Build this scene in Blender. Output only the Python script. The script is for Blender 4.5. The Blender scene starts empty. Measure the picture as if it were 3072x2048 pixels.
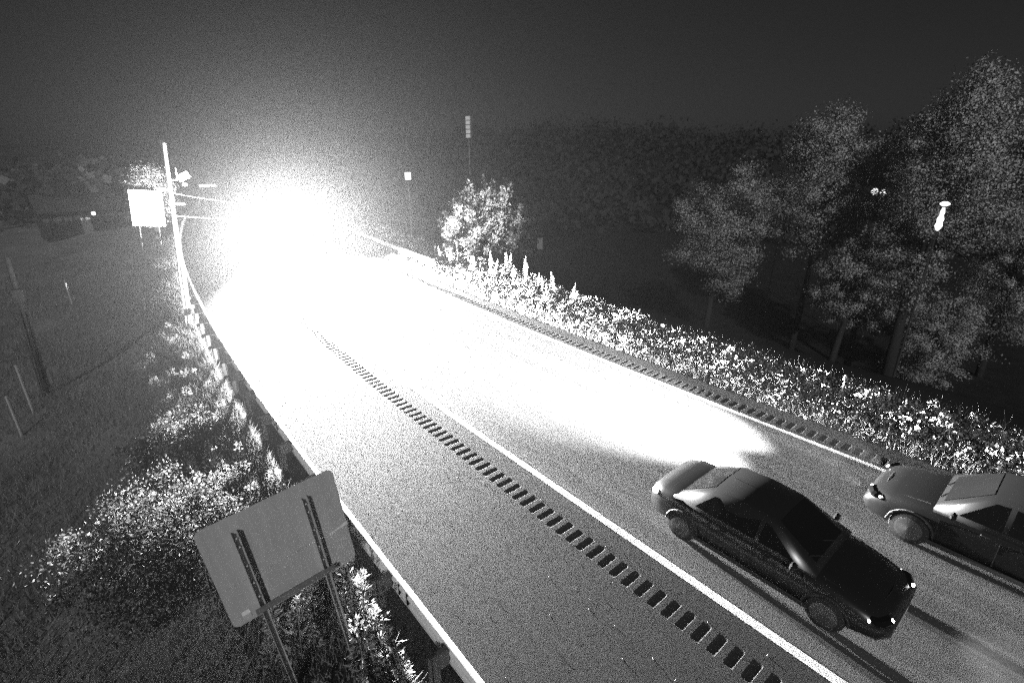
import bpy, math, random
import numpy as np
from mathutils import Vector, Matrix

random.seed(7)
rng = np.random.default_rng(7)
sc = bpy.context.scene
col = sc.collection
PI = math.pi

# ------------------------------------------------------------------ camera, sky, added fill lamp, exposure
cam_d = bpy.data.cameras.new('camera')
cam = bpy.data.objects.new('camera', cam_d)
col.objects.link(cam)
cam.location = (0, 0, 7.913)
cam.rotation_euler = (PI / 2 - 0.3648, 0, -0.6922)
cam_d.sensor_width = 36.0
cam_d.lens = 1506.3 / 3072 * 36
cam_d.clip_end = 4000
sc.camera = cam

world = bpy.data.worlds.new('World')
sc.world = world
world.use_nodes = True
wn, wl = world.node_tree.nodes, world.node_tree.links
wn.clear()
sky = wn.new('ShaderNodeTexSky')
sky.sky_type = 'NISHITA'
sky.sun_disc = False
sky.sun_elevation = math.radians(28)
sky.sun_rotation = math.radians(224)
bw = wn.new('ShaderNodeRGBToBW')
bg = wn.new('ShaderNodeBackground')
bg.inputs[1].default_value = 0.0034
wo = wn.new('ShaderNodeOutputWorld')
wl.new(sky.outputs[0], bw.inputs[0]); wl.new(bw.outputs[0], bg.inputs[0]); wl.new(bg.outputs[0], wo.inputs[0])

sun_d = bpy.data.lights.new('fill_sun', 'SUN')  # added fill from behind the camera, brightens the near sign and trees
sun_d.energy = 1.6
sun_d.angle = math.radians(0.5)
sun = bpy.data.objects.new('fill_sun', sun_d)
col.objects.link(sun)
sun.rotation_euler = (math.radians(62), 0, math.radians(-44))

vs = sc.view_settings
vs.view_transform = 'Standard'
vs.look = 'None'
vs.exposure = 0.0
vs.gamma = 1.0
vs.use_curve_mapping = False
sc.cycles.use_denoising = False
sc.cycles.max_bounces = 5
sc.cycles.diffuse_bounces = 2
sc.cycles.glossy_bounces = 2
sc.cycles.transmission_bounces = 3
sc.cycles.volume_bounces = 0
sc.cycles.transparent_max_bounces = 8
sc.cycles.sample_clamp_indirect = 4.0

BEAM_FAR = 1350000.0       # headlights of the oncoming truck
BEAM_NEAR = 460000.0
HAZE = 1.1e-4

# ------------------------------------------------------------------ helpers
def tag(o, label=None, cat=None, group=None, kind=None):
    if label: o['label'] = label
    if cat: o['category'] = cat
    if group: o['group'] = group
    if kind: o['kind'] = kind
    return o

def empty(name, loc=(0, 0, 0), rot=(0, 0, 0)):
    o = bpy.data.objects.new(name, None)
    o.empty_display_size = 0.2
    col.objects.link(o)
    o.location = loc
    o.rotation_euler = rot
    return o

def link(name, me, parent=None):
    o = bpy.data.objects.new(name, me)
    col.objects.link(o)
    if parent is not None: o.parent = parent
    return o

class MB:
    """collects shapes into one mesh"""
    def __init__(s): s.v = []; s.f = []
    def add(s, vs_, fs_):
        b = len(s.v); s.v += [tuple(x) for x in vs_]; s.f += [tuple(b + i for i in f) for f in fs_]; return s
    def box(s, c, d, rz=0, rx=0, ry=0, bev=0.0):
        hx, hy, hz = d[0] / 2, d[1] / 2, d[2] / 2
        M = Matrix.Translation(c) @ Matrix.Rotation(rz, 4, 'Z') @ Matrix.Rotation(ry, 4, 'Y') @ Matrix.Rotation(rx, 4, 'X')
        if bev <= 0:
            P = [(x, y, z) for z in (-hz, hz) for y in (-hy, hy) for x in (-hx, hx)]
            F = [(0, 2, 3, 1), (4, 5, 7, 6), (0, 1, 5, 4), (2, 6, 7, 3), (0, 4, 6, 2), (1, 3, 7, 5)]
            return s.add([M @ Vector(p) for p in P], F)
        b = min(bev, hx * .9, hy * .9, hz * .9)
        ring = lambda ix, iy, z: [(-ix, -iy + b, z), (-ix + b, -iy, z), (ix - b, -iy, z), (ix, -iy + b, z), (ix, iy - b, z), (ix - b, iy, z), (-ix + b, iy, z), (-ix, iy - b, z)]
        rs = [ring(hx - b, hy - b, -hz), ring(hx, hy, -hz + b), ring(hx, hy, hz - b), ring(hx - b, hy - b, hz)]
        P = [p for r in rs for p in r]; F = []
        for k in range(3):
            for i in range(8):
                j = (i + 1) % 8; F.append((k * 8 + i, k * 8 + j, (k + 1) * 8 + j, (k + 1) * 8 + i))
        F.append(tuple(range(7, -1, -1))); F.append(tuple(range(24, 32)))
        return s.add([M @ Vector(p) for p in P], F)
    def tube(s, pts, rad, n=8, caps=True):
        pts = [Vector(p) for p in pts]
        if not hasattr(rad, '__len__'): rad = [rad] * len(pts)
        b = len(s.v)
        for i, p in enumerate(pts):
            d = (pts[min(i + 1, len(pts) - 1)] - pts[max(i - 1, 0)]).normalized()
            a = Vector((1, 0, 0)) if abs(d.x) < .9 else Vector((0, 1, 0))
            u = d.cross(a).normalized(); w = d.cross(u)
            for k in range(n):
                t = 2 * PI * k / n
                s.v.append(tuple(p + (u * math.cos(t) + w * math.sin(t)) * rad[i]))
        for i in range(len(pts) - 1):
            for k in range(n):
                j = (k + 1) % n
                s.f.append((b + i * n + k, b + i * n + j, b + (i + 1) * n + j, b + (i + 1) * n + k))
        if caps:
            s.f.append(tuple(b + k for k in range(n - 1, -1, -1)))
            s.f.append(tuple(b + (len(pts) - 1) * n + k for k in range(n)))
        return s
    def lathe(s, prof, c=(0, 0, 0), n=16, axis='Z'):
        """prof: (r, h) pairs"""
        b = len(s.v); c = Vector(c)
        for r, h in prof:
            for k in range(n):
                t = 2 * PI * k / n
                p = (r * math.cos(t), r * math.sin(t), h)
                if axis == 'X': p = (h, p[0], p[1])
                if axis == 'Y': p = (p[1], h, p[0])
                s.v.append(tuple(c + Vector(p)))
        for i in range(len(prof) - 1):
            for k in range(n):
                j = (k + 1) % n
                s.f.append((b + i * n + k, b + i * n + j, b + (i + 1) * n + j, b + (i + 1) * n + k))
        s.f.append(tuple(b + k for k in range(n - 1, -1, -1)))
        s.f.append(tuple(b + (len(prof) - 1) * n + k for k in range(n)))
        return s
    def prism(s, poly, a, b_, axis='Y'):
        """extrude a 2D polygon between a and b along axis"""
        n = len(poly)
        m = {'Y': lambda p, t: (p[0], t, p[1]), 'X': lambda p, t: (t, p[0], p[1]), 'Z': lambda p, t: (p[0], p[1], t)}[axis]
        V = [m(p, a) for p in poly] + [m(p, b_) for p in poly]
        F = [tuple(range(n)), tuple(range(2 * n - 1, n - 1, -1))] + [(i, i + n, (i + 1) % n + n, (i + 1) % n) for i in range(n)]
        return s.add(V, F)
    def mesh(s, name, mat, smooth=False):
        me = bpy.data.meshes.new(name)
        me.from_pydata(s.v, [], s.f)
        me.materials.append(mat)
        if smooth:
            me.polygons.foreach_set('use_smooth', [True] * len(me.polygons))
        me.update()
        return me
    def build(s, name, mat, parent=None, smooth=False):
        return link(name, s.mesh(name, mat, smooth), parent)

def np_mesh(name, V, F, mat, smooth=False):
    """V (n,3) float, F (m,k) int"""
    me = bpy.data.meshes.new(name)
    k = F.shape[1]
    me.vertices.add(len(V)); me.vertices.foreach_set('co', np.asarray(V, np.float32).ravel())
    me.loops.add(F.size); me.loops.foreach_set('vertex_index', F.astype(np.int32).ravel())
    me.polygons.add(len(F))
    me.polygons.foreach_set('loop_start', np.arange(0, F.size, k, dtype=np.int32))
    me.polygons.foreach_set('loop_total', np.full(len(F), k, np.int32))
    if smooth: me.polygons.foreach_set('use_smooth', np.ones(len(F), bool))
    me.materials.append(mat)
    me.update(calc_edges=True)
    me.validate()
    return me

def leaf_arrays(P, size, axis=None, spread=1.0, elong=1.8):
    """one folded diamond leaf per point; axis = preferred leaf direction"""
    n = len(P)
    d = rng.normal(size=(n, 3)) * spread
    if axis is not None: d = d + axis
    d /= np.linalg.norm(d, axis=1)[:, None] + 1e-9
    r = rng.normal(size=(n, 3)); s = np.cross(d, r); s /= np.linalg.norm(s, axis=1)[:, None] + 1e-9
    nn = np.cross(d, s)
    L = (np.asarray(size) * rng.uniform(.6, 1.35, n))[:, None]
    w = L / elong * .5
    a = P; t = P + d * L; m = P + d * L * .45
    l = m + s * w + nn * w * .35; q = m - s * w + nn * w * .35
    V = np.stack([a, l, t, q], 1).reshape(-1, 3)
    i = np.arange(n)[:, None] * 4
    return V, np.hstack([i, i + 1, i + 2, i + 3])

def leaf_mesh(name, P, size, mat, **k):
    nrm = k.pop('normals', None)
    V, F = leaf_arrays(P, size, **k)
    me = np_mesh(name, V, F, mat)
    if nrm is not None:      # soft clump shading: leaves share their clump's outward normal
        n = nrm + rng.normal(size=nrm.shape) * .22
        n /= np.linalg.norm(n, axis=1)[:, None] + 1e-9
        me.polygons.foreach_set('use_smooth', np.ones(len(F), bool))
        me.normals_split_custom_set_from_vertices(np.repeat(n, 4, 0).tolist())
    return me

# ------------------------------------------------------------------ materials (the camera sees in near infrared: greys only)
def mat(name, val, rough=.8, spec=.3, var=.25, scale=4.0, bump=0.0, bscale=40.0, trans=0.0, metal=0.0, detail=5, streak=None, lay=None, worn=0.0):
    m = bpy.data.materials.new(name); m.use_nodes = True
    nt = m.node_tree; N, Lk = nt.nodes, nt.links; N.clear()
    out = N.new('ShaderNodeOutputMaterial'); b = N.new('ShaderNodeBsdfPrincipled')
    b.inputs['Roughness'].default_value = rough
    b.inputs['Specular IOR Level'].default_value = spec
    b.inputs['Metallic'].default_value = metal
    tc = N.new('ShaderNodeTexCoord'); no = N.new('ShaderNodeTexNoise')
    no.inputs['Scale'].default_value = scale; no.inputs['Detail'].default_value = detail; no.inputs['Roughness'].default_value = .65
    if streak:
        mp = N.new('ShaderNodeMapping'); mp.inputs['Scale'].default_value = streak
        Lk.new(tc.outputs['Object'], mp.inputs[0]); Lk.new(mp.outputs[0], no.inputs['Vector'])
    else:
        Lk.new(tc.outputs['Object'], no.inputs['Vector'])
    cr = N.new('ShaderNodeMapRange')
    cr.inputs['From Min'].default_value = .25; cr.inputs['From Max'].default_value = .75
    cr.inputs['To Min'].default_value = val * (1 - var); cr.inputs['To Max'].default_value = val * (1 + var)
    Lk.new(no.outputs[0], cr.inputs[0])
    base = cr.outputs[0]
    if lay:
        # lay = (scale along x, along y, strength): long streaks of wear along the road
        mp2 = N.new('ShaderNodeMapping'); mp2.inputs['Scale'].default_value = (lay[0], lay[1], 1)
        n3 = N.new('ShaderNodeTexNoise'); n3.inputs['Scale'].default_value = 1.0; n3.inputs['Detail'].default_value = 4
        Lk.new(tc.outputs['Object'], mp2.inputs[0]); Lk.new(mp2.outputs[0], n3.inputs['Vector'])
        r3 = N.new('ShaderNodeMapRange'); r3.inputs['From Min'].default_value = .3; r3.inputs['From Max'].default_value = .7
        r3.inputs['To Min'].default_value = 1 - lay[2]; r3.inputs['To Max'].default_value = 1 + lay[2]
        Lk.new(n3.outputs[0], r3.inputs[0])
        mu = N.new('ShaderNodeMath'); mu.operation = 'MULTIPLY'; Lk.new(base, mu.inputs[0]); Lk.new(r3.outputs[0], mu.inputs[1]); base = mu.outputs[0]
    if worn > 0:
        n4 = N.new('ShaderNodeTexNoise'); n4.inputs['Scale'].default_value = 9; n4.inputs['Detail'].default_value = 8; n4.inputs['Roughness'].default_value = .75
        Lk.new(tc.outputs['Object'], n4.inputs['Vector'])
        r4 = N.new('ShaderNodeMapRange'); r4.inputs['From Min'].default_value = .60; r4.inputs['From Max'].default_value = .66
        r4.inputs['To Min'].default_value = 1; r4.inputs['To Max'].default_value = 1 - worn
        Lk.new(n4.outputs[0], r4.inputs[0])
        mu = N.new('ShaderNodeMath'); mu.operation = 'MULTIPLY'; Lk.new(base, mu.inputs[0]); Lk.new(r4.outputs[0], mu.inputs[1]); base = mu.outputs[0]
    Lk.new(base, b.inputs['Base Color'])
    if bump > 0:
        n2 = N.new('ShaderNodeTexNoise'); n2.inputs['Scale'].default_value = bscale; n2.inputs['Detail'].default_value = 4
        Lk.new(tc.outputs['Object'], n2.inputs['Vector'])
        bp = N.new('ShaderNodeBump'); bp.inputs['Strength'].default_value = bump; bp.inputs['Distance'].default_value = .02
        Lk.new(n2.outputs[0], bp.inputs['Height']); Lk.new(bp.outputs[0], b.inputs['Normal'])
    if trans > 0:
        tr = N.new('ShaderNodeBsdfTranslucent'); mx = N.new('ShaderNodeMixShader'); mx.inputs[0].default_value = trans
        Lk.new(cr.outputs[0], tr.inputs[0]); Lk.new(b.outputs[0], mx.inputs[1]); Lk.new(tr.outputs[0], mx.inputs[2])
        Lk.new(mx.outputs[0], out.inputs[0])
    else:
        Lk.new(b.outputs[0], out.inputs[0])
    return m

def emit(name, strength):
    m = bpy.data.materials.new(name); m.use_nodes = True
    N, Lk = m.node_tree.nodes, m.node_tree.links; N.clear()
    out = N.new('ShaderNodeOutputMaterial'); e = N.new('ShaderNodeEmission')
    e.inputs[1].default_value = strength
    Lk.new(e.outputs[0], out.inputs[0])
    return m

M = dict(
    shoulder=mat('shoulder_asphalt', .0175, .9, .2, .22, 14, .3, 110, detail=8, lay=(1.1, .25, .3)),
    lane=mat('lane_asphalt', .075, .9, .2, .3, 22, .4, 70, detail=8, lay=(1.6, .06, .45)),
    groove=mat('milled_asphalt', .040, .9, .2, .3, 20, .8, 120),
    paint=mat('road_paint', .82, .6, .4, .12, 9, .2, 80, worn=.5),
    floor=mat('woodland_floor_and_rail_shade', .022, .95, .05, .4, .5, .6, 6),
    soil=mat('bank_grass_soil', .13, .95, .1, .4, .35, .8, 6),
    rail=mat('galvanised_steel', .7, .5, .5, .15, 5, 0),
    post=mat('galvanised_post', .42, .6, .4, .15, 9, 0),
    rail_post=mat('weathered_rail_post', .09, .7, .3, .3, 9, 0),
    steel_dark=mat('weathered_steel', .16, .6, .4, .3, 9, 0),
    alu=mat('aluminium_panel', .42, .6, .4, .13, 5, 0, streak=(2, 2, .25)),
    alu_far=mat('bare_aluminium', .62, .6, .4, .06, 3, 0),
    sticker=mat('white_sticker', .85, .6, .2, .03, 9),
    sticker_grey=mat('grey_sticker', .5, .6, .2, .03, 9),
    wood=mat('weathered_wood', .2, .85, .2, .3, 5, .4, 30, streak=(6, 6, .5)),
    pvc=mat('conduit_plastic', .28, .5, .4, .1, 6),
    bark=mat('bark', .03, .95, .1, .3, 8, .6, 20),
    leaf=mat('leaf', .52, .75, .2, .3, .9, 0, trans=.2),
    leaf_verge=mat('verge_leaf', .62, .7, .2, .3, 1.6, 0, trans=.45),
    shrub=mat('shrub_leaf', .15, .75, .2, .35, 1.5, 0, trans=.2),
    weed=mat('weed_leaf', .26, .75, .2, .35, 1.5, 0, trans=.3),
    grass=mat('grass', .19, .8, .15, .35, .7, 0, trans=.3),
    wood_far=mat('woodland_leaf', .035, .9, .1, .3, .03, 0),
    hillsoil=mat('hill_soil', .05, .95, .05, .3, .05, 0),
    carpaint=mat('dark_car_paint', .012, .28, .5, .05, 3),
    greypaint=mat('grey_car_paint', .006, .35, .25, .05, 3),
    whitepaint=mat('pale_truck_paint', .7, .4, .4, .04, 2),
    glass=mat('window_glass', .006, .08, .35, .05, 3),
    rubber=mat('tyre_rubber', .02, .85, .2, .2, 12),
    alloy=mat('alloy_wheel', .10, .4, .5, .2, 8, metal=.6),
    plastic=mat('black_plastic', .02, .7, .3, .1, 8),
    housing=mat('white_housing', .8, .5, .3, .04, 5),
    wall=mat('pale_wall', .01, .9, .1, .1, 2),
    roof=mat('shingle_roof', .007, .9, .1, .25, 3, .3, 12),
    cable=mat('cable', .45, .6, .3, .1, 4),
    lamp=emit('headlight_glow', 60.0),
    marker=emit('marker_light_glow', 12.0),
    tail=emit('tail_light_glow', 5.0),
    globe=emit('lamp_globe_glow', 3.0),
    litbox=emit('lit_sign_glow', 3.5),
    seal=mat('dark_joint_sealant', .02, .8, .2, .2, 20),
)

# ------------------------------------------------------------------ road layout: straight near the camera, a gentle right-hand bend beyond
def bend(y):
    y = np.asarray(y, float)
    t = np.clip(y - 10, 0, None)
    t1 = np.clip(t, 0, 80)
    return .00168 * t1 ** 2 + np.clip(t - 80, 0, None) * (2 * .00168 * 80)

def heading(y):
    return math.atan2(float(bend(y + .5) - bend(y - .5)), 1.0)

U_RAIL, U_LR, U_LW, U_RW, U_RR, U_E = 2.83, 6.652, 7.545, 14.70, 15.185, 15.95
GP, GL, GW = .3048, .178, .47
gl_y = [11.0567 + GP * k for k in range(-40, 110)]
gr_y = [15.5798 + GP * k for k in range(-54, 92)]

def ridge(az):
    # wooded ridge height seen from the camera (az: degrees right of +Y)
    t = np.clip((az + 12) / 50.0, 0, 1)
    return -9 + 23 * t * t * (3 - 2 * t) + 1.8 * np.sin(az * .16 + .3) + .8 * np.sin(az * .9 + 1)

def gz(x, y): return float(ground_z(x, y))

def ground_z(X, Y):
    X = np.asarray(X, float); Y = np.asarray(Y, float)
    u = X - bend(Y)
    z = np.full(np.broadcast(X, Y).shape, -.07)
    lft = np.clip(1.7 - u, 0, None)
    z = z - np.where(lft > 0, .22 * np.clip(lft, 0, 6) + .12 * np.clip(lft - 6, 0, 14), 0)
    rgt = np.clip(u - 20.0, 0, None)
    z = z - np.where(rgt > 0, 9 * (1 - np.exp(-(rgt / 12) ** 1.5)), 0)
    mound = np.clip(u - 16.2, 0, 3.8)
    z = z + np.where((u > 16.2) & (rgt <= 0), .14 * mound, 0) + np.where(rgt > 0, .532, 0)
    r = np.hypot(X, Y); az = np.degrees(np.arctan2(X, Y))
    h = np.clip((r - 110) / 230, 0, 1); h = h * h * (3 - 2 * h)
    z = z * (1 - h) + ridge(az) * h
    off = np.clip(np.maximum(lft, u - 20.5) / 3, 0, 1)
    return z + off * (.10 * np.sin(X * .9 + Y * .4) + .08 * np.sin(Y * 1.1 - X * .35))

# ------------------------------------------------------------------ ground
def build_ground():
    def axis(c, n, m):
        t = np.linspace(-1, 1, n); return c + m * (0.06 * t + .94 * t * np.abs(t) ** 2.4)
    xs, ys = axis(8, 190, 640), axis(22, 190, 640)
    XX, YY = np.meshgrid(xs, ys); ZZ = ground_z(XX, YY)
    V = np.stack([XX.ravel(), YY.ravel(), ZZ.ravel()], 1)
    n = len(xs); i, j = np.meshgrid(np.arange(len(ys) - 1), np.arange(n - 1), indexing='ij')
    a = (i * n + j).ravel()
    F = np.stack([a, a + 1, a + n + 1, a + n], 1)
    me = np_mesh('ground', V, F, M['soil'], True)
    me.materials.append(M['floor'])  # woodland floor, and the painted shade along the left rail
    cx = V[F].mean(1)
    uu = cx[:, 0] - bend(cx[:, 1])
    me.polygons.foreach_set('material_index', ((uu > 17.5) | ((uu > .6) & (uu < 3.4))).astype(np.int32))  # strip along the left rail is darkened to paint in the rail's shade
    o = link('ground', me)
    tag(o, 'rough grassy ground falling away on both sides of the road', 'ground', kind='structure')
build_ground()

# ------------------------------------------------------------------ road with milled rumble grooves
road = empty('road')
tag(road, 'two lane asphalt highway bending right into the headlight glare', 'road', kind='structure')

def strip(name, us, ys, m, holes=None, z=0.0, parent=road):
    us, ys = np.array(us, float), np.array(ys, float)
    nu = len(us); V = []; F = []
    for y in ys:
        b = float(bend(y))
        for u in us: V.append((u + b, y, z))
    for r in range(len(ys) - 1):
        for c in range(nu - 1):
            if holes and holes(c, (ys[r] + ys[r + 1]) / 2): continue
            F.append((r * nu + c, r * nu + c + 1, (r + 1) * nu + c + 1, (r + 1) * nu + c))
    me = bpy.data.meshes.new(name); me.from_pydata(V, [], F); me.materials.append(m); me.update()
    return link(name, me, parent)

def rows(gys):
    r = [-16, -12, -8, -4]
    for y in gys: r += [y - GL / 2, y + GL / 2]
    r = sorted(x for x in r)
    far = np.arange(gys[-1] + 1, 175, 2.0)
    return r + list(far)

Y0, Y1 = -16, 174
hl = set(round(y, 3) for y in gl_y); hr = set(round(y, 3) for y in gr_y)
strip('paved_shoulder', [2.96, 4.2, U_LR - GW / 2, U_LR + GW / 2, U_LW + .10], [y for y in rows(gl_y)], M['shoulder'],
      holes=lambda c, y: c == 2 and any(abs(y - g) < .01 for g in gl_y))
strip('travel_lane', [U_LW + .104, 9.3, 11.12, 13, U_RW - .02], list(np.arange(Y0, Y1, 2.0)), M['lane'])
strip('paved_shoulder', [U_RW - .016, U_RR - GW / 2, U_RR + GW / 2, U_E], [y for y in rows(gr_y)], M['shoulder'],
      holes=lambda c, y: c == 1 and any(abs(y - g) < .01 for g in gr_y))

# a groove is a shallow drum-milled scoop with a ragged lip
def groove_mesh(seed):
    r = random.Random(seed); nx, ny = 12, 7; V = []; F = []
    for i in range(nx + 1):
        x = -GW / 2 + GW * i / nx
        for j in range(ny + 1):
            t = j / ny; y = -GL / 2 + GL * t
            dep = .015 * math.sin(PI * min(max(t, 0), 1)) ** .6
            edge = min(i, nx - i) / nx
            dep *= min(1, edge * 9)
            zz = -dep
            if 0 < i < nx and 0 < j < ny:
                zz += r.uniform(-.0022, .0022); y += r.uniform(-.006, .006)
            V.append((x, y, zz))
    for i in range(nx):
        for j in range(ny):
            a = i * (ny + 1) + j; F.append((a, a + ny + 1, a + ny + 2, a + 1))
    me = bpy.data.meshes.new('rumble_groove'); me.from_pydata(V, [], F); me.materials.append(M['groove']); me.update()
    return me
gms = [groove_mesh(s) for s in range(5)]
for ys_, u in ((gl_y, U_LR), (gr_y, U_RR)):
    for k, y in enumerate(ys_):
        o = link('rumble_groove', gms[(k * 3 + k // 5) % 5], road)
        o.location = (u + float(bend(y)), y, 0)

fine = list(np.arange(Y0, 100, 1.0))
strip('edge_line', [U_LW - .10, U_LW + .09], fine, M['paint'], z=.004)
strip('edge_line', [U_RW - .075, U_RW + .075], fine, M['paint'], z=.004)
for k in range(8):
    y = 5.2 + k * 12.2
    strip('lane_dash', [11.42, 11.54], list(np.linspace(y, y + 3.05, 5)), M['paint'], z=.004)
strip('pavement_joint', [U_LW + .092, U_LW + .114], fine, M['seal'], z=.003)

# hairline cracks and loose stones on the shoulder
rc = random.Random(5)
for k in range(22):
    x, y = rc.uniform(3.3, 6.2), rc.uniform(1.5, 14)
    a = rc.uniform(.6, 2.2); n = rc.randint(3, 6); P = [(x, y)]
    for i in range(n):
        a += rc.uniform(-.5, .5); P.append((P[-1][0] + .07 * math.cos(a), P[-1][1] + .09 * math.sin(a)))
    V = []; F = []
    for i, (px_, py_) in enumerate(P):
        w = .006 * math.sin(PI * (i + .4) / (n + .8)); V += [(px_ - w, py_ - w * .4, .003), (px_ + w, py_ + w * .4, .003)]
    for i in range(n): F.append((2 * i, 2 * i + 1, 2 * i + 3, 2 * i + 2))
    MB().add(V, F).build('crack', M['seal'], road)
gr = MB()
for k in range(120):
    x, y = rc.uniform(2.9, 7.3), 1 + 22 * rc.random() ** 1.3
    s_ = rc.uniform(.005, .013); n = 5
    b0 = [(x + s_ * rc.uniform(.7, 1.2) * math.cos(t * 2 * PI / n), y + s_ * rc.uniform(.7, 1.2) * math.sin(t * 2 * PI / n), .001) for t in range(n)]
    gr.add(b0 + [(x + s_ * .2, y, s_ * rc.uniform(.7, 1.3))], [(i, (i + 1) % n, n) for i in range(n)])
o = gr.build('loose_stones', M['sticker_grey']); tag(o, 'tiny loose stones scattered on the left shoulder', 'gravel', kind='stuff')

# ------------------------------------------------------------------ w-beam guardrails
def guardrail(u, y0, y1, side, label, first_post, name='guardrail'):
    """side +1: the beam faces +x (traffic to the right of the rail)"""
    root = empty(name, (u + float(bend(y0)), y0, 0))
    tag(root, label, 'guardrail', 'steel guardrails along the road')
    ox, oy = root.location.x, root.location.y
    prof = [(-.012, .770), (.0, .780), (.025, .777), (.105, .725), (.105, .68), (.03, .66), (.002, .635), (.002, .605), (.03, .58), (.105, .545), (.105, .495), (.04, .475), (.0, .458), (-.012, .465)]
    th = .012
    sec = [(p[0] * side, p[1]) for p in prof] + [((p[0] - th) * side, p[1] + (0.004 if i < 7 else -.004)) for i, p in reversed(list(enumerate(prof)))]
    L = 3.81
    y = y0; k = 0
    while y < y1 - .1:
        ye = min(y + L, y1)
        ys = np.linspace(y, ye + .3, 5); V = []; F = []; n = len(sec)
        lap = .004 * (k % 2) * side
        for yy in ys:
            b = u + float(bend(yy))
            V += [(b + px + lap - ox, yy - oy, pz + .003 * (k % 2)) for px, pz in sec]
        for r in range(len(ys) - 1):
            for c in range(n):
                d = (c + 1) % n; F.append((r * n + c, r * n + d, (r + 1) * n + d, (r + 1) * n + c))
        F += [tuple(range(n - 1, -1, -1)), tuple((len(ys) - 1) * n + c for c in range(n))]
        me = bpy.data.meshes.new('rail_section'); me.from_pydata(V, [], F); me.materials.append(M['rail']); me.update()
        link('rail_section', me, root)
        y += L; k += 1
    # I-section post and its block
    pm = MB(); h0, h1 = -1.0, .74
    pm.box((0, .052, (h0 + h1) / 2), (.15, .008, h1 - h0)).box((0, -.052, (h0 + h1) / 2), (.15, .008, h1 - h0)).box((0, 0, (h0 + h1) / 2), (.006, .096, h1 - h0))
    pm = MB().box((-.07, 0, (h0 + h1) / 2), (.008, .10, h1 - h0)).box((.07, 0, (h0 + h1) / 2), (.008, .10, h1 - h0)).box((0, 0, (h0 + h1) / 2), (.132, .006, h1 - h0)).mesh('post', M['rail_post'])
    bm = MB().box((0, 0, .60), (.17, .10, .32), bev=.01).mesh('block', M['rail_post'])
    y = first_post
    while y < y1:
        p = link('post', pm, root); p.location = (u + float(bend(y)) - side * .26 - ox, y - oy, 0)
        b = link('block', bm, p); b.location = (side * .162, 0, 0)
        y += 1.905
    return root
guardrail(U_RAIL - .04, -1.4, 93.0, 1, 'long steel guardrail along the left shoulder, passing behind the near sign', 1.1)
guardrail(17.2, 30.0, 72.0, -1, 'short steel guardrail on the far right verge where the road bends', 30.6)

# ------------------------------------------------------------------ signs
def near_sign():
    lean = math.radians(5.6)
    root = empty('road_sign', (1.40, 6.5, -.35), (0, -lean, 0))
    tag(root, 'large grey road sign near the camera seen from behind on two posts', 'sign')
    # local: x across, z up the post. front faces +y
    def panel(name, x0, x1, z0, z1, y, rt, rb, m):
        def arc(cx, cz, r, a0): return [(cx + r * math.cos(a0 + t * PI / 10), cz + r * math.sin(a0 + t * PI / 10)) for t in range(6)] if r > 0 else [(cx, cz)]
        P = arc(x1 - rt, z1 - rt, rt, 0) + arc(x0 + rt, z1 - rt, rt, PI / 2) + arc(x0 + rb, z0 + rb, rb, PI) + arc(x1 - rb, z0 + rb, rb, 1.5 * PI)
        return MB().prism(P, y, y + .005).build(name, m, root)
    panel('upper_panel', -.92, .92, 2.705, 3.80, .03, .10, 0, M['alu'])
    lp = panel('lower_panel', -.92, .92, 1.985, 2.697, .03, 0, .10, M['alu'])
    # light through the panel gap on the right is painted as a pale wedge
    for x in (-.50, .44):
        p = MB()
        zt = 3.56
        p.box((x - .038, -.012, (zt - 1.2) / 2), (.008, .075, zt + 1.2)).box((x + .038, -.012, (zt - 1.2) / 2), (.008, .075, zt + 1.2)).box((x, .022, (zt - 1.2) / 2), (.07, .008, zt + 1.2))
        o = p.build('post', M['post'], root)
        b = MB()
        for z in (3.45, 3.30, 2.95, 2.62, 2.35, 2.1):
            b.lathe([(.012, -.022), (.012, .016)], (x, .0, z), 8, 'Y')
        b.build('bolt', M['rail'], o)
    MB().box((-.03, -.075, 2.16), (1.16, .05, .055)).box((-.03, -.05, 2.125), (1.16, .10, .008)).build('crossbar', M['steel_dark'], root)
    MB().box((-.72, .0265, 2.165), (.105, .004, .07)).build('white_sticker', M['sticker'], root)
    MB().box((-.72, .0265, 2.09), (.105, .004, .07)).build('grey_sticker', M['sticker_grey'], root)
    MB().prism([(.62, 2.70), (.93, 2.715), (.93, 2.775), (.80, 2.735)], .018, .0255).build('gap_light_wedge', M['rail'], root)  # pale piece standing in for light that shows through the gap
near_sign()

def far_sign():
    root = empty('road_sign', (3.55, 54.0, -.4), (0, math.radians(5.5), math.radians(-6)))
    tag(root, 'glaring white road sign far off on two thin posts, seen from behind', 'sign')
    MB().box((.28, .06, 3.65), (2.35, .03, 3.0), bev=.008).build('panel', M['alu_far'], root)
    for x in (-.42, .95):
        MB().box((x, 0, 1.62), (.055, .055, 4.1)).build('post', M['steel_dark'], root)
far_sign()

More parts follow.
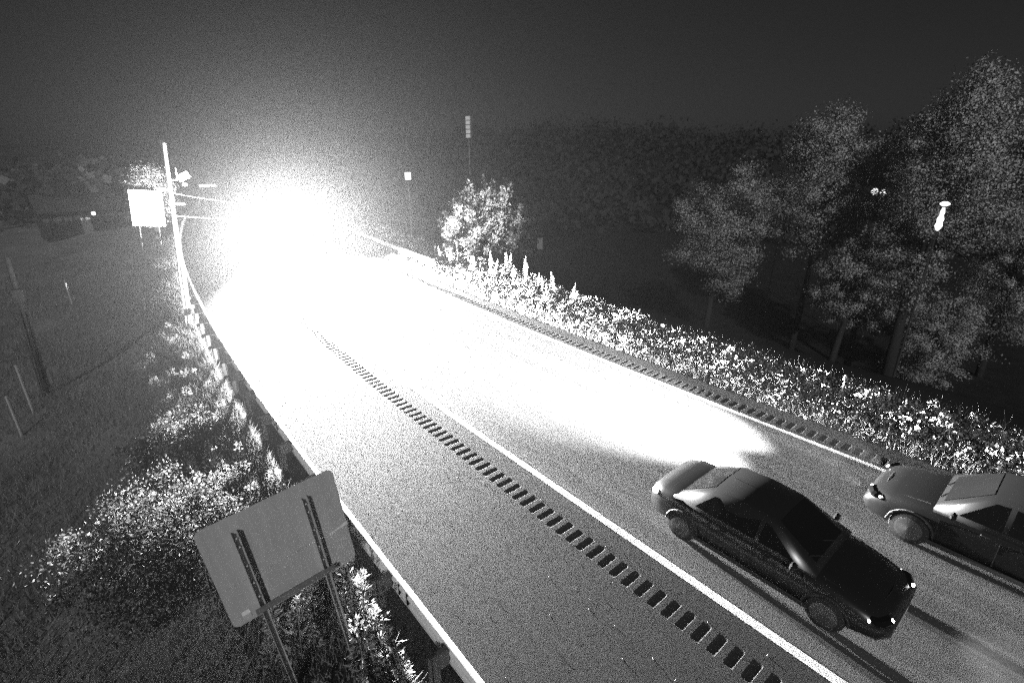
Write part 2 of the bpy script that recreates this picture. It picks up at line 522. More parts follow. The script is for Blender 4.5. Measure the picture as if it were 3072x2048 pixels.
# ------------------------------------------------------------------ poles and overhead cables
def main_pole():
    base = (2.62, 27.9, -.3)
    root = empty('utility_pole', base, (0, math.radians(4.9), 0))
    tag(root, 'tall wooden utility pole with conduits and a camera box beside the guardrail', 'utility pole')
    MB().tube([(0, 0, -.6), (0, 0, 3), (0, 0, 8.5)], [.13, .115, .075], 14).build('pole', M['wood'], root, True)
    for a in (-.9, -1.5, -2.1):
        x, y = .2 * math.cos(a), .2 * math.sin(a)
        MB().tube([(x, y, -.2), (x * .98, y * .98, 3.6 + .3 * a)], .028, 8).build('conduit', M['pvc'], root, True)
    MB().tube([(0, -.05, 6.95), (.45, -.1, 7.02)], .025, 8).tube([(.3, -.08, 7.0), (.3, -.08, 7.5)], .018, 6).build('bracket_arm', M['rail'], root)
    h = MB().box((.55, -.1, 7.15), (.5, .26, .30), ry=-.55, bev=.03)
    o = h.build('camera_housing', M['housing'], root)
    MB().lathe([(.10, .0), (.09, .1), (.03, .13)], (.56, -.1, 6.75), 12).build('sensor_dome', M['housing'], root, True)
    MB().box((-.28, -.05, 6.55), (.42, .14, .10), bev=.02).build('junction_box', M['housing'], root)
    MB().box((.30, -.05, 5.95), (.38, .10, .10), bev=.02).build('antenna_box', M['pvc'], root)
main_pole()

def left_pole():
    x, y = -2.75, 25.2
    z = float(ground_z(x, y))
    root = empty('utility_pole', (x, y, z), (0, math.radians(2.5), 0))
    tag(root, 'dim utility pole with three parallel conduits in the left field', 'utility pole')
    MB().tube([(0, 0, -.6), (0, 0, 5.4)], [.11, .08], 12).build('pole', M['bark'], root, True)
    for dx in (-.13, .0, .13):
        MB().tube([(dx, -.15, -.2), (dx, -.15, 3.4)], .024, 8).build('conduit', M['bark'], root, True)
    MB().box((0, -.13, 4.0), (.34, .16, .5), bev=.03).build('meter_box', M['bark'], root)
left_pole()

def cable(a, b, sag, label, r=.012):
    a, b = Vector(a), Vector(b); P = []
    for i in range(17):
        t = i / 16; p = a.lerp(b, t); p.z -= 4 * sag * t * (1 - t); P.append(p)
    o = MB().tube(P, r, 6).build('overhead_cable', M['cable'], None, True)
    tag(o, label, 'cable', 'cables strung from the utility pole')

def low_board():
    x, y = 16.1, 96.0
    root = empty('low_sign', (x, y, gz(x, y))); tag(root, 'tiny low board on two legs beyond the tall pole', 'sign')
    z = 2.5 - gz(x, y)
    MB().box((0, 0, z), (2.4, .05, .34), bev=.01).build('board', M['housing'], root)
    for dx in (-.8, .8):
        MB().box((dx, .05, z / 2 - .2), (.07, .05, z + .4)).build('leg', M['steel_dark'], root)
low_board()
def service_post():
    root = empty('service_post', (21.6, 60.0, gz(21.6, 60))); tag(root, 'short cable post at the far side of the road in the glare', 'post')
    MB().tube([(0, 0, -.5), (0, 0, 3.6)], [.09, .07], 10).build('post', M['wood'], root, True)
    MB().box((0, -.08, 3.2), (.3, .1, .4), bev=.02).build('cable_box', M['housing'], root)
service_post()
cable((3.15, 27.95, 6.1), (21.6, 60, 3.4), .9, 'upper thin cable running from the tall pole into the glare')
cable((3.05, 27.95, 5.1), (21.6, 60, 2.9), 1.0, 'lower thin cable slanting from the tall pole into the glare')

# thin fence posts in the left field
for k, (x, y, hgt) in enumerate([(-3.4, 22.2, 1.5), (-3.1, 23.6, 1.9), (-1.9, 40.5, 1.5)]):
    z = float(ground_z(x, y))
    o = MB().tube([(0, 0, -.4), (0, 0, hgt)], .045, 8).lathe([(.055, 0), (.06, .03), (.0, .08)], (0, 0, hgt - .03), 8).build('fence_post', M['pvc'])
    o.location = (x, y, z)
    tag(o, ['short pale fence post, nearest the left edge', 'taller pale fence post left of the conduit pole', 'lone pale fence post on the slope below the far sign'][k], 'post', 'fence posts in the left field')

# thin pole between the right trees
o = MB().tube([(0, 0, -1), (0, 0, 14.8)], [.09, .06], 8).lathe([(.06, 0), (.09, .1), (0, .2)], (0, 0, 14.7), 8).build('flag_pole', M['pvc'])
o.location = (55.4, 23.0, -10.5); tag(o, 'thin bare pole between the dark trees on the right', 'pole')

# ------------------------------------------------------------------ vehicles
def spot(parent, loc, aim, energy, size, blend=1.0, name='headlight_beam', rad=.09):
    d = bpy.data.lights.new(name, 'SPOT'); d.energy = energy; d.spot_size = math.radians(size); d.spot_blend = blend
    d.shadow_soft_size = rad
    o = bpy.data.objects.new(name, d); col.objects.link(o); o.parent = parent; o.location = loc
    o.rotation_euler = Vector(aim).to_track_quat('-Z', 'Y').to_euler()
    return o

def loft(mb, stations):
    """stations: (y, list of (x,z) half section from bottom centre outwards to top centre); mirrored"""
    n = None; V = []
    for y, hs in stations:
        full = [(x, y, z) for x, z in hs] + [(-x, y, z) for x, z in reversed(hs[1:-1])]
        n = len(full); V += full
    F = []
    for r in range(len(stations) - 1):
        for c in range(n):
            d = (c + 1) % n; F.append((r * n + c, (r + 1) * n + c, (r + 1) * n + d, r * n + d))
    F += [tuple(range(n)), tuple((len(stations) - 1) * n + c for c in range(n - 1, -1, -1))]
    return mb.add(V, F)

def make_car(name, label, loc, rz, paint, kind='sedan', group=None, lit=True):
    """local +y is the front; origin on the ground under the middle"""
    root = empty(name, loc, (0, 0, rz)); tag(root, label, 'car', group)
    suv = kind == 'suv'
    Lh, W = (2.32, .93) if not suv else (2.35, .95)
    belt, top = (.93, 1.45) if not suv else (1.05, 1.70)
    hood = .90 if not suv else 1.02
    deck = .98 if not suv else 1.06
    sil = .22
    S = []
    prof = [(-Lh, .60, .80, .42, .66), (-Lh + .06, .84, .92, .30, deck - .08), (-Lh + .35, .95, .98, sil, deck - .01), (-1.5, 1, 1, sil, deck), (-.8, 1, 1, sil, belt), (0, 1, 1, sil, belt), (.75, 1, 1, sil, belt - .01), (1.3, .995, 1, sil, hood), (Lh - .5, .96, .98, sil, hood - .10), (Lh - .15, .86, .92, .26, hood - .20), (Lh, .62, .80, .38, .60)]
    for y, wt, wm, z0, zt in prof:
        w = W * wm; wt_ = W * wt
        S.append((y, [(0, z0), (w * .86, z0), (w * .97, z0 + .10), (w, z0 + (zt - z0) * .55), (w * .975, z0 + (zt - z0) * .82), (wt_ * .88, zt - .015), (wt_ * .6, zt + .02), (0, zt + .035)]))
    body = loft(MB(), S).build('body', paint, root, True)
    # cabin
    if suv: yb, yrb, yrf, yf = -Lh + .18, -Lh + .55, .35, 1.15
    else: yb, yrb, yrf, yf = -1.72, -.95, .25, 1.15
    bw_, tw = W * .93, W * .70
    C = []
    for y, w, z in [(yb, bw_ * .90, belt + .0), (yrb, tw * .98, top - .03), ((yrb + yrf) / 2, tw * 1.02, top), (yrf, tw * .98, top - .03), (yf, bw_ * .90, belt - .02)]:
        f = max(0.0, (z - belt) / (top - belt))
        zb = belt - .06
        C.append((y, [(0, zb - .05), (bw_, zb - .05), (bw_, zb + .02), (bw_ * (1 - f) + w * f, max(z - .05, zb + .05)), (w * .86, max(z, zb + .07)), (0, max(z + .03, zb + .08))]))
    loft(MB(), C).build('cabin', paint, root, True)
    # glazing, a little proud of the cabin
    def pane(nm, P):
        c = sum((Vector(p) for p in P), Vector()) / len(P)
        nrm = (Vector(P[1]) - Vector(P[0])).cross(Vector(P[2]) - Vector(P[0])).normalized()
        if nrm.dot(c - Vector((0, 0, .9))) < 0: nrm = -nrm
        Q = [Vector(p) + nrm * .012 for p in P] + [Vector(p) - nrm * .004 for p in P]
        n = len(P)
        MB().add(Q, [tuple(range(n)), tuple(range(2 * n - 1, n - 1, -1))] + [(i, (i + 1) % n, (i + 1) % n + n, i + n) for i in range(n)]).build(nm, M['glass'], root)
    def screen(nm, ya, yr):
        zb = belt - .06
        def pt(t, sx):
            y = ya + (yr - ya) * t; xx = (bw_ * .9 * .86) * (1 - t) + (tw * .98 * .86) * t
            z = (zb + .07) * (1 - t) + (top - .03) * t + (0 if sx else (.01 * (1 - t) + .03 * t))
            return Vector((xx * sx * .93, y, z))
        V = [pt(t, sx) for t in (.12, .93) for sx in (-1, 0, 1)]
        n = (V[3] - V[0]).cross(V[2] - V[0]).normalized()
        if n.z < 0: n = -n
        Q = [v + n * .014 for v in V] + [v - n * .01 for v in V]
        MB().add(Q, [(0, 1, 4, 3), (1, 2, 5, 4), (0, 3, 9, 6), (2, 8, 11, 5), (0, 6, 7, 1), (1, 7, 8, 2), (3, 4, 10, 9), (4, 5, 11, 10)]).build(nm, M['glass'], root)
    screen('windshield', yf, yrf); screen('rear_window', yb, yrb)
    for s in (-1, 1):
        x0, x1 = bw_ * s * 1.0, tw * s * 1.0
        def sp(y, f): return ((x0 + (x1 - x0) * f) * 1.0, y, belt + .0 + (top - .10 - belt) * f)
        pane('side_window', [sp(.12, .06), sp(yf - .38, .06), sp(yrf - .02, .88), sp(.12, .92)])
        pane('side_window', [sp(yb + .5 if not suv else yb + .9, .06), sp(.04, .06), sp(.04, .92), sp(yrb + .05 if not suv else yrb + .5, .88)])
        MB().box((s * (W + .09), .82, belt + .06), (.17, .10, .13), bev=.03).build('wing_mirror', paint, root)
        for y in (.3, -.55):
            d = MB().box((s * (W + .004), y, belt - .14), (.022, .16, .03), bev=.008).build('door_handle', M['plastic'], root)
        sl = MB()
        for y in (1.0, .08, -.85): sl.box((s * (W - .003), y, .62), (.012, .012, .55))
        sl.build('door_seam', M['plastic'], root)
        MB().box((s * (W - .03), .05, .25), (.09, 2.6, .10), bev=.03).build('sill_trim', M['plastic'], root)
        for y in (-1.42, 1.42):
            R = .325 if not suv else .36
            wh = MB().lathe([(R * .72, -.11), (R * .95, -.10), (R, -.06), (R, .06), (R * .95, .10), (R * .72, .11)], (s * (W - .09), y, R), 24, 'X').build('wheel', M['rubber'], root)
            rm = MB()
            rm.lathe([(R * .70, -.004), (R * .70, .006), (R * .6, .010), (R * .18, .022), (.02, .026)] if s > 0 else [(.02, -.026), (R * .18, -.022), (R * .6, -.010), (R * .70, -.006), (R * .70, .004)], (s * (W + .022), y, R), 20, 'X')
            rm.build('rim', M['alloy'], wh)
            ar = MB(); pts = [(s * (W - .002), y + (R + .05) * math.cos(t), R + (R + .05) * math.sin(t)) for t in np.linspace(.05, PI - .05, 11)]
            ar.tube(pts, .022, 6).build('wheel_arch', M['plastic'], root)
        hx = s * W * .70
        lens = MB().box((s * W * .72, Lh - .20, hood - .27), (.40, .28, .15), rz=-s * .42, bev=.05).build('headlight', M['glass'], root)
        for q in (0, 1):
            c = Vector((s * (W * .62 + q * .15), Lh - .055 - q * .07, hood - .265))
            MB().lathe([(.02, -.05), (.05, -.045), (.058, .0), (.045, .02), (.02, .03)], tuple(c), 12, 'Y').build('lamp_bulb', M['lamp'], lens, True)
        MB().box((s * (W * .90), Lh - .36, hood - .26), (.03, .16, .05), rz=-s * .2, bev=.012).build('side_marker', M['marker'], lens)
        MB().box((s * W * .76, -Lh + .13, deck - .20), (.36, .18, .14), rz=s * .32, bev=.04).build('tail_light', M['tail'], root)
    hs = MB()
    for s in (-1, 1): hs.tube([(s * W * .80, 1.22, hood + .01), (s * W * .74, Lh - .62, hood - .085), (s * W * .6, Lh - .28, hood - .165)], .006, 5)
    hs.tube([(-W * .6, Lh - .28, hood - .165), (0, Lh - .24, hood - .125), (W * .6, Lh - .28, hood - .165)], .006, 5)
    hs.build('hood_seam', M['plastic'], root)
    wp = MB()
    for x in (-.42, .18): wp.tube([(x, yf + .0, belt + .04), (x + .46, yf - .22, belt + .16)], .009, 5)
    wp.build('wiper', M['plastic'], root)
    MB().tube([(0, yrb + .1, top + .01), (0, yrb - .08, top + .16)], .006, 5).build('aerial', M['plastic'], root)
    MB().box((0, Lh + .0, .40), (.52, .03, .12)).build('number_plate', M['sticker_grey'], root)
    MB().box((0, Lh - .02, .52), (1.0, .06, .16), bev=.02).build('grille', M['plastic'], root)
    MB().box((0, -Lh + .0, .62), (.34, .03, .12)).build('number_plate', M['whitepaint'], root)
    return root, Lh, W, hood

# dark car in the near lane, coming towards the camera
carB, Lh, W, hood = make_car('car', 'dark saloon car in the near lane with its lamp glowing', (9.28, 2.95, 0), PI, M['carpaint'])
for s in (-1, 1): spot(carB, (s * .66, Lh + .08, .63), (0, 1, -.06), 300, 90)
# dark tall car in the far lane, driving away: its beams light the pole and the far signs
carA, Lh, W, hood = make_car('car', 'dark tall car in the far lane cut off by the right edge', (12.95, -.2, 0), 0, M['greypaint'], 'suv')
for s in (-1, 1): spot(carA, (s * .68, Lh + .08, .72), (-.10, 1, .27), BEAM_NEAR, 64)

# oncoming vehicles inside the glare
def box_truck(loc, rz):
    root = empty('box_truck', loc, (0, 0, rz)); tag(root, 'pale box truck with blazing headlights coming out of the glare', 'truck')
    MB().box((0, -3.4, 2.25), (2.45, 6.2, 2.9), bev=.04).build('cargo_box', M['whitepaint'], root)
    S = []
    for y, zt, w in [(-.2, 2.45, 1.0), (.9, 2.5, 1.0), (1.5, 1.75, .98), (2.4, 1.55, .92), (2.55, 1.3, .85)]:
        S.append((y, [(0, .55), (w, .55), (w * 1.04, .9), (w, zt - .3), (w * .86, zt - .04), (0, zt)]))
    loft(MB(), S).build('cab', M['whitepaint'], root, False)
    MB().add([(-.82, 1.52, 1.8), (.82, 1.52, 1.8), (.74, .98, 2.44), (-.74, .98, 2.44)], [(0, 1, 2, 3)]).build('windshield', M['glass'], root)
    MB().box((0, 2.53, 1.0), (.95, .06, .55), bev=.02).build('grille', M['plastic'], root)
    MB().box((0, 2.6, .55), (2.1, .14, .28), bev=.04).build('bumper', M['alloy'], root)
    for s in (-1, 1):
        MB().box((s * .74, 2.52, 1.0), (.30, .10, .22), bev=.04).build('headlight', M['lamp'], root)
        MB().box((s * 1.22, 1.35, 1.95), (.14, .14, .42), bev=.03).build('wing_mirror', M['plastic'], root)
        for y in (1.75, -4.9):
            MB().lathe([(.3, -.14), (.45, -.12), (.48, -.06), (.48, .06), (.45, .12), (.3, .14)], (s * 1.02, y, .48), 20, 'X').build('wheel', M['rubber'], root)
    for x in (-1.1, -.25, 0, .25, 1.1):
        MB().box((x, -.27, 3.62), (.12, .05, .06), bev=.01).build('marker_light', M['marker'], root)
    for s in (-1, 1): spot(root, (s * .74, 2.62, 1.0), (-.19, 1, -.012), BEAM_FAR, 66)
    return root
y = 47.0; box_truck((9.4 + float(bend(y)), y, 0), PI - heading(y))
# ------------------------------------------------------------------ plants
def tree(name, label, base, crown_c, rad, nclump, per, leaf, m=None, seed=0, group=None, lobes=None, cat='tree', trunk_r=.22, tufts=False, clump_r=.16):
    r = np.random.default_rng(seed)
    base = np.array(base, float); cc = np.array(crown_c, float); rad = np.array(rad, float)
    root = empty(name, tuple(base)); tag(root, label, cat, group)
    ctrs = []
    L = lobes or [((0, 0, 0), 1.0)]
    for k in range(nclump):
        off, s = L[r.integers(len(L))]
        d = r.normal(size=3); d /= np.linalg.norm(d)
        q = s * r.uniform(.2, 1.0) ** .5 * (1.22 if r.random() < .16 else 1.0)
        ctrs.append(cc + rad * (np.array(off) + d * q))
    ctrs = np.array(ctrs)
    P = []; A = []; NR = []; mr = rad.mean()
    for c in ctrs:
        out = (c - cc) / rad; out = out / (np.linalg.norm(out) + 1e-6)
        if tufts:
            ax = out * .8 + np.array([0, 0, .7]); ax /= np.linalg.norm(ax)
            t = r.uniform(0, 1, per) ** .8; ln = mr * r.uniform(.22, .42)
            w = (1 - t) * mr * .09 + .03
            P.append(c + ax * (t * ln)[:, None] + r.normal(size=(per, 3)) * w[:, None]); A.append(np.tile(ax * 1.3, (per, 1))); NR.append((P[-1] - c - ax * (t * ln)[:, None]) / (mr * .09) * .6 + out)
        else:
            s = mr * clump_r * r.uniform(.5, 1.6)
            P.append(c + r.normal(size=(per, 3)) * s * np.array([1, 1, .7])); A.append(np.tile(out * .6 + np.array([0, 0, -.2]), (per, 1))); NR.append((P[-1] - c) / s * .7 + out * .5 + np.array([0, 0, .25]))
    P = np.vstack(P) - base; A = np.vstack(A)
    link('crown', leaf_mesh('crown', P, leaf * r.uniform(.55, 1.2, len(P)), m or M['leaf'], axis=A, normals=np.vstack(NR)), root)
    t = MB(); top = cc - base + np.array([0, 0, rad[2] * .35])
    mid = top * .5 + np.array([r.normal() * .15, r.normal() * .15, 0])
    t.tube([(0, 0, -.5), tuple(mid * .5), tuple(mid), tuple(top)], [trunk_r * 1.3, trunk_r, trunk_r * .75, trunk_r * .2], 9)
    tr = t.build('trunk', M['bark'], root, True)
    lb = MB()
    for c in ctrs[r.permutation(len(ctrs))[:min(14, len(ctrs))]]:
        e = c - base; s0 = mid * r.uniform(.6, 1.0) + (top - mid) * r.uniform(0, .6)
        m1 = (s0 + e) / 2 + np.array([0, 0, .12 * mr])
        lb.tube([tuple(s0), tuple(m1), tuple(e)], [trunk_r * .4, trunk_r * .25, trunk_r * .06], 6)
    lb.build('limb', M['bark'], tr, True)
    return root

def gz(x, y): return float(ground_z(x, y))
RT = 'dark trees beyond the right verge'
b = (35.2, 18.8); tree('tree', 'dim rounded tree, leftmost of the dark trees on the right', (*b, gz(*b)), (35.2, 18.8, 2.6), (2.8, 3.0, 4.4), 150, 494, 0.112, seed=1, group=RT, clump_r=.095, lobes=[((-.3, .4, 0), .75), ((.3, -.3, .25), .75), ((.1, -.2, -.5), .7)])
b = (43, 15.2); tree('tree', 'broad dim tree behind the pair of lamp globes', (*b, gz(*b)), (43, 15.2, 5.6), (3.4, 3.4, 4.9), 190, 494, 0.129, seed=2, group=RT, clump_r=.095, lobes=[((0, .2, .45), .6), ((-.2, .3, -.2), .75), ((.2, -.5, -.1), .7)])
b = (39.3, 7.6); tree('tree', 'tallest tree at the right edge, rising above its neighbours', (*b, gz(*b)), (39.3, 7.6, 5.3), (3.3, 3.0, 6.2), 230, 525, 0.123, seed=3, group=RT, clump_r=.095, lobes=[((0, -.2, .62), .45), ((0, .3, .25), .65), ((.2, -.5, 0), .65), ((0, .25, -.55), .6)], trunk_r=.3)
b = (42.63, 10.87); tree('tree', 'low leafy tree in front of the tallest tree', (*b, gz(*b)), (42.63, 10.87, -1.12), (2.47, 2.47, 3.34), 110, 463, 0.112, seed=4, group=RT, clump_r=.095)
b = (43.53, 6.42); tree('tree', 'drooping tree low at the right edge above the verge', (*b, gz(*b)), (43.53, 6.42, -4.38), (2.65, 2.37, 3.63), 110, 463, 0.103, seed=5, group=RT, clump_r=.095)
b = (49.83, 4.11); tree('tree', 'slender tree cut off by the right edge of the view', (*b, gz(*b)), (49.83, 4.11, -0.02), (2.69, 2.53, 6.01), 120, 463, 0.103, seed=6, group=RT, clump_r=.095)
b = (39.6, 11.2); tree('tree', 'shrubby low tree below the pair of lamp globes', (*b, gz(*b)), (39.6, 11.2, -.6), (2.3, 2.2, 2.8), 110, 432, 0.112, seed=8, group=RT, clump_r=.095)
b = (23.4, 31.2); tree('bush', 'big spiky bush lit from the left beyond the verge', (*b, gz(*b)), (23.4, 31.0, 2.2), (3.2, 3.2, 2.9), 170, 156, 0.202, seed=9, m=M['weed'], cat='bush', trunk_r=.12, tufts=True)
b = (4.7, 57.5); tree('tree', 'brightly lit small tree right above the far white sign', (*b, gz(*b)), (5.0, 57.5, 4.1), (1.7, 1.5, 2.2), 170, 156, 0.144, m=M['leaf_verge'], seed=10, lobes=[((0, 0, 0), 1), ((.1, 0, .4), .7)])
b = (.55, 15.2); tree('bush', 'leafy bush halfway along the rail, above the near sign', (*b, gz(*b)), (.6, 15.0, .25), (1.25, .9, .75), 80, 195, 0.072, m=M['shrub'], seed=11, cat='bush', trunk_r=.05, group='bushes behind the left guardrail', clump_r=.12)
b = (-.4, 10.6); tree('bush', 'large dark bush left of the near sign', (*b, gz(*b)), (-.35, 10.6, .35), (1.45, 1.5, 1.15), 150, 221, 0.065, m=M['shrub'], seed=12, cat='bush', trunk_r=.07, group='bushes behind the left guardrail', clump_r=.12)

# verge ground cover on the right
def verge():
    nc, per = 6500, 44
    y = -3 + 53 * rng.uniform(0, 1, nc) ** 1.15
    t = rng.uniform(0, 1, nc)
    u = U_E + .12 + (2.7 + 1.7 * np.clip((y - 12) / 14, 0, 1)) * t
    x = u + bend(y)
    edge = np.clip((u - U_E) / .7, .25, 1)
    R_ = rng.uniform(.07, .24, nc) * edge * (1 + .5 * (rng.uniform(0, 1, nc) > .9))
    C = np.stack([x, y, ground_z(x, y) + .02], 1)
    d = rng.normal(size=(nc, per, 3)); d[..., 2] = np.abs(d[..., 2]) * 1.1; d /= np.linalg.norm(d, axis=2)[..., None]
    P = C[:, None] + d * (R_[:, None, None] * rng.uniform(.6, 1.15, (nc, per, 1))) * np.array([1, 1, 1.35])
    n = nc * per
    size = np.repeat(R_ * .34, per) * rng.uniform(.5, 1.4, n) + .02
    o = link('verge_plants', leaf_mesh('verge_plants', P.reshape(-1, 3), size, M['leaf_verge'], axis=d.reshape(-1, 3) * .8 + np.array([0, 0, .4]), elong=1.7, normals=d.reshape(-1, 3) * np.array([1, 1, .6])))
    tag(o, 'low leafy ground cover glaring along the right verge', 'ground cover', kind='stuff')
    # dry grass blades between the leafy plants
    n = 26000
    y = -3 + 55 * rng.uniform(0, 1, n); u = U_E + .05 + 3.2 * rng.uniform(0, 1, n); x = u + bend(y)
    P = np.stack([x, y, ground_z(x, y)], 1)
    dd = rng.normal(size=(n, 3)) * .3 + np.array([0, 0, 1]); dd /= np.linalg.norm(dd, axis=1)[:, None]
    L = rng.uniform(.15, .55, n)[:, None]
    sd = np.cross(dd, rng.normal(size=(n, 3))); sd /= np.linalg.norm(sd, axis=1)[:, None]
    V = np.stack([P - sd * .008, P + sd * .008, P + dd * L], 1).reshape(-1, 3); i = np.arange(n)[:, None] * 3
    o = link('verge_grass', np_mesh('verge_grass', V, np.hstack([i, i + 1, i + 2]), M['grass']))
    tag(o, 'thin dry grass blades between the plants of the right verge', 'grass', kind='stuff')
verge()

def weed_mesh(kind, seed, m):
    r = np.random.default_rng(seed); V = []; P = []; A = []
    H = 1.0
    n = 130 if kind == 'spike' else 170
    t = r.uniform(.05, 1, n)
    if kind == 'spike':
        w = .13 * (1.05 - t) ** .6
        a = r.uniform(0, 2 * PI, n)
        P = np.stack([w * .35 * np.cos(a), w * .35 * np.sin(a), t * H], 1); A = np.stack([np.cos(a) * .7, np.sin(a) * .7, np.full(n, .9)], 1)
        size = .06 + .13 * (1 - t)
    else:
        a = r.uniform(0, 2 * PI, n); w = .02 + .25 * (1.05 - t) * r.uniform(.2, 1, n)
        P = np.stack([w * np.cos(a), w * np.sin(a), t * H - .2 * w], 1); A = np.stack([np.cos(a) * .9, np.sin(a) * .9, np.full(n, .5)], 1)
        size = .05 + .09 * (1 - t)
    V1, F1 = leaf_arrays(P, size, axis=A, spread=.45, elong=2.6)
    st = MB().tube([(0, 0, -.15), (.01, 0, .5), (0, .01, 1.0)], [.012, .008, .003], 5)
    me = bpy.data.meshes.new('weed'); 
    V2 = [tuple(v) for v in V1] + st.v; b = len(V1)
    F2 = [tuple(f) for f in F1] + [tuple(i + b for i in f) for f in st.f]
    me.from_pydata(V2, [], F2); me.materials.append(m); me.update()
    return me
spikes = [weed_mesh('spike', s, M['leaf_verge']) for s in (21, 22, 23)]
leafy = [weed_mesh('leafy', s, M['weed']) for s in (31, 32, 33)]
for k in range(36):
    y = 17.5 + 15.5 * (k / 35) ** .9 + random.uniform(-.4, .4)
    u = random.uniform(18.2, 20.2)
    o = link('tall_weed', spikes[k % 3]); x = u + float(bend(y))
    s = random.uniform(.5, 1.35); o.location = (x, y, gz(x, y)); o.scale = (s * .75, s * .75, s); o.rotation_euler = (random.uniform(-.2, .2), random.uniform(-.2, .2), random.uniform(0, 6))
    tag(o, 'tall pointed weed stalk standing in the bright right verge', 'weed', 'pointed weeds along the right verge')
for k in range(96):
    y = random.uniform(2.2, 16.5) if k < 44 else (random.uniform(16, 26) if k < 60 else random.uniform(2.2, 9.5))
    u = random.uniform(.2, 2.25) if k < 60 else random.uniform(.9, 2.3)
    if 6.1 < y < 6.8 : y += 1.0
    o = link('leafy_weed', leafy[k % 3]); x = u
    s = random.uniform(.6, 1.25); o.location = (x, y, gz(x, y)); o.scale = (s, s, s); o.rotation_euler = (random.uniform(-.15, .15), random.uniform(-.15, .15), random.uniform(0, 6))
    tag(o, 'feathery weed growing behind the left guardrail', 'weed', 'feathery weeds behind the left guardrail')

def left_grass():
    n = 170000
    y = 2 + 58 * rng.uniform(0, 1, n) ** 1.6
    u = 2.35 - 19 * rng.uniform(0, 1, n) ** 1.35
    x = u + bend(y)
    P = np.stack([x, y, ground_z(x, y) - .01], 1)
    d = rng.normal(size=(n, 3)) * .35 + np.array([0, 0, 1]); d /= np.linalg.norm(d, axis=1)[:, None]
    L = (rng.uniform(.12, .42, n) * (1 + .5 * np.sin(x * 1.3) * np.sin(y * .8)))[:, None]
    s = np.cross(d, rng.normal(size=(n, 3))); s /= np.linalg.norm(s, axis=1)[:, None]
    w = .012
    V = np.stack([P - s * w, P + s * w, P + d * L], 1).reshape(-1, 3); i = np.arange(n)[:, None] * 3
    o = link('grass', np_mesh('grass', V, np.hstack([i, i + 1, i + 2]), M['grass']))
    tag(o, 'rough grass on the bank left of the guardrail', 'grass', kind='stuff')
left_grass()

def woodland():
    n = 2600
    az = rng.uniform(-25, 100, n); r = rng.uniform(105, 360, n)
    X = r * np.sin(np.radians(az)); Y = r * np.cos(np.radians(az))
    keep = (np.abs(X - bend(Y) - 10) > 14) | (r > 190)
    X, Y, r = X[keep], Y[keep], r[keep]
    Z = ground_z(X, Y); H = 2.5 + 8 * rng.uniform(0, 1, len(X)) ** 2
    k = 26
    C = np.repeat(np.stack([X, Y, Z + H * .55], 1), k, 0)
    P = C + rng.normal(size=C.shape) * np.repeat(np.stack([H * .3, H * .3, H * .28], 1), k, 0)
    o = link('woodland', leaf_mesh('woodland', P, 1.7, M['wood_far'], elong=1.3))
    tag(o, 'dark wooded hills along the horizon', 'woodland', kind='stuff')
woodland()

# ------------------------------------------------------------------ far lamps and buildings
def globe_lamp(loc, h, label):
    x, y, z = loc
    root = empty('street_lamp', (x, y, z)); tag(root, label, 'lamp', 'pair of globe lamps')
    MB().tube([(0, 0, -.5), (0, 0, h)], [.07, .05], 8).build('post', M['steel_dark'], root, True)
    MB().lathe([(.12, 0), (.16, .05), (.08, .12)], (0, 0, h - .05), 10).build('collar', M['steel_dark'], root)
    MB().lathe([(.05, 0), (.2, .08), (.27, .25), (.2, .42), (.04, .5)], (0, 0, h + .07), 14).build('globe', M['globe'], root, True)
globe_lamp((51.5, 14.35, -9.0), 13.3, 'left one of two glowing globe lamps among the right trees')
globe_lamp((51.6, 13.75, -9.0), 13.25, 'right one of two glowing globe lamps among the right trees')

def lantern():
    x, y = 35.9, 6.62
    root = empty('lantern_post', (x, y, gz(x, y))); tag(root, 'small glaring white lantern column among the leaves of the tallest right tree', 'lamp')
    z = -gz(x, y)
    MB().lathe([(.14, -1.0), (.13, 0), (.07, .4), (.05, z + 3.75)], (0, 0, 0), 12).build('post', M['plastic'], root, True)
    MB().lathe([(.04, 3.75), (.09, 3.82), (.17, 4.0), (.12, 4.2), (.155, 4.36), (.08, 4.58), (.105, 4.72), (.05, 4.98)], (0, 0, z), 14).build('glowing_column', M['globe'], root, True)
    MB().lathe([(.10, 5.06), (.22, 5.14), (.22, 5.2), (.10, 5.28)], (0, 0, z), 14).build('cap', M['globe'], root, True)
lantern()

def lit_sign():
    root = empty('lit_sign', (33.4, 61.5, -5.0), (0, 0, math.radians(-28))); tag(root, 'small glowing white box sign on a pole below the hills', 'sign')
    MB().tube([(0, 0, -3), (0, 0, 8.8)], [.12, .09], 8).build('pole', M['steel_dark'], root, True)
    MB().box((0, 0, 9.7), (.72, .2, .86), bev=.02).build('light_box', M['litbox'], root)
    MB().box((0, .0, 10.16), (.78, .26, .05)).build('top_cap', M['steel_dark'], root)
lit_sign()

def tower():
    x, y = 103.0, 146.5
    z = gz(x, y)
    root = empty('tower', (x, y, z)); tag(root, 'narrow pale tower standing on the wooded ridge', 'tower')
    hgt = 17.4 - z
    MB().tube([(0, 0, -1), (0, 0, hgt - 6)], [.22, .2], 10).build('mast', M['steel_dark'], root)
    for k in range(5):
        MB().box((0, 0, hgt - 5.4 + k * 1.35), (1.5, 1.5, 1.15), rz=.6, bev=.08).build('antenna_drum', M['housing'], root)
    MB().box((0, 0, hgt - 2.7), (.8, .8, 5.2), rz=.6).build('core', M['steel_dark'], root)
tower()

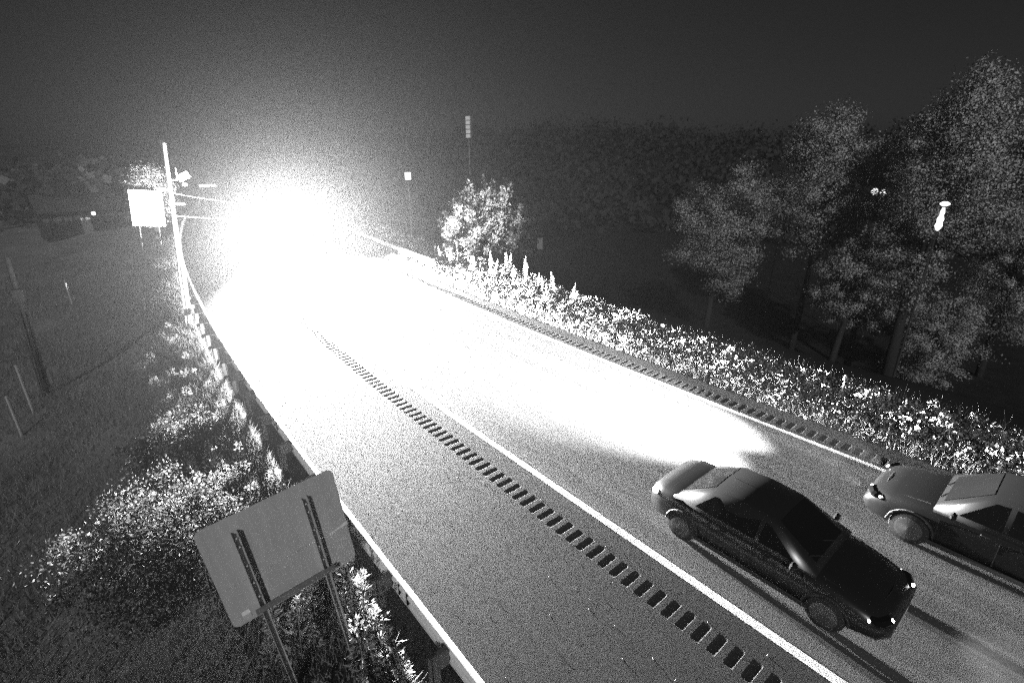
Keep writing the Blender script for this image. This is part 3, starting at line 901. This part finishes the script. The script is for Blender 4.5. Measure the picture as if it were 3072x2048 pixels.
def house(loc, rz, dims, label, lamp=False, cat='house'):
    root = empty('house' if cat == 'house' else 'barn', loc, (0, 0, rz)); tag(root, label, cat)
    w, d, h, rh = dims
    MB().box((0, 0, h / 2 - .5), (w, d, h + 1)).build('wall', M['wall'], root)
    ov = .35
    MB().prism([(-d / 2 - ov, h - .05), (0, h + rh), (d / 2 + ov, h - .05), (d / 2 + ov, h - .2), (0, h + rh - .16), (-d / 2 - ov, h - .2)], -w / 2 - ov, w / 2 + ov, 'X').build('roof', M['roof'], root)
    MB().prism([(-d / 2 + .01, h), (0, h + rh - .2), (d / 2 - .01, h)], -w / 2 + .01, w / 2 - .01, 'X').build('gable', M['wall'], root)
    for x in (-w * .28, w * .28):
        wf = MB().box((x, -d / 2 - .02, h * .55), (.95, .06, 1.25)).build('window', M['wall'], root)
        MB().box((x, -d / 2 - .055, h * .55), (.8, .02, 1.1)).build('pane', M['glass'], wf)
    dr = MB().box((0, -d / 2 - .02, 1.0), (.95, .06, 2.0)).build('door', M['steel_dark'], root)
    MB().lathe([(.03, 0), (.04, .03), (.02, .06)], (.35, -d / 2 - .06, 1.0), 8).build('handle', M['rail'], dr)
    if lamp:
        MB().lathe([(.08, 0), (.2, .08), (.22, .3), (.14, .42)], (.9, -d / 2 - .3, 2.25), 12).build('porch_lamp', M['globe'], root, True)
        MB().box((.9, -d / 2 - .15, 2.7), (.06, .3, .06)).build('lamp_bracket', M['steel_dark'], root)
    return root
house((-.6, 86, gz(-.6, 86)), .15, (8, 6, 2.8, 2.0), 'dim house with a bright porch lamp in the left distance', True)
house((61, 66, gz(61, 66) + .2), math.radians(-40), (8, 5, 2.6, 1.6), 'faint barn roof right of the spiky bush', False, 'barn')

# small reflector marker on the right verge
root = empty('delineator', (18.0, 4.55, gz(18.0, 4.55))); tag(root, 'bright oval marker post among the right verge plants', 'marker post')
MB().box((0, 0, .25), (.06, .03, .7)).build('post', M['housing'], root)
MB().lathe([(.03, -.012), (.10, -.01), (.11, 0), (.10, .01), (.03, .012)], (0, 0, .72), 16, 'Y').build('reflector', M['sticker'], root)

# ------------------------------------------------------------------ thin haze added to make the glow around the headlights
hm = bpy.data.materials.new('added_haze'); hm.use_nodes = True
N, Lk = hm.node_tree.nodes, hm.node_tree.links; N.clear()
out = N.new('ShaderNodeOutputMaterial'); pv = N.new('ShaderNodeVolumePrincipled')
pv.inputs['Color'].default_value = (.95, .95, .95, 1); pv.inputs['Density'].default_value = HAZE; pv.inputs['Anisotropy'].default_value = .84
Lk.new(pv.outputs[0], out.inputs['Volume'])
hm.cycles.volume_sampling = 'EQUIANGULAR'; hm.cycles.homogeneous_volume = True
o = MB().box((10, 24, 30), (1300, 1300, 84)).build('added_haze', hm)
tag(o, 'thin haze added to make a glow around the headlights', 'added_haze', kind='stuff')
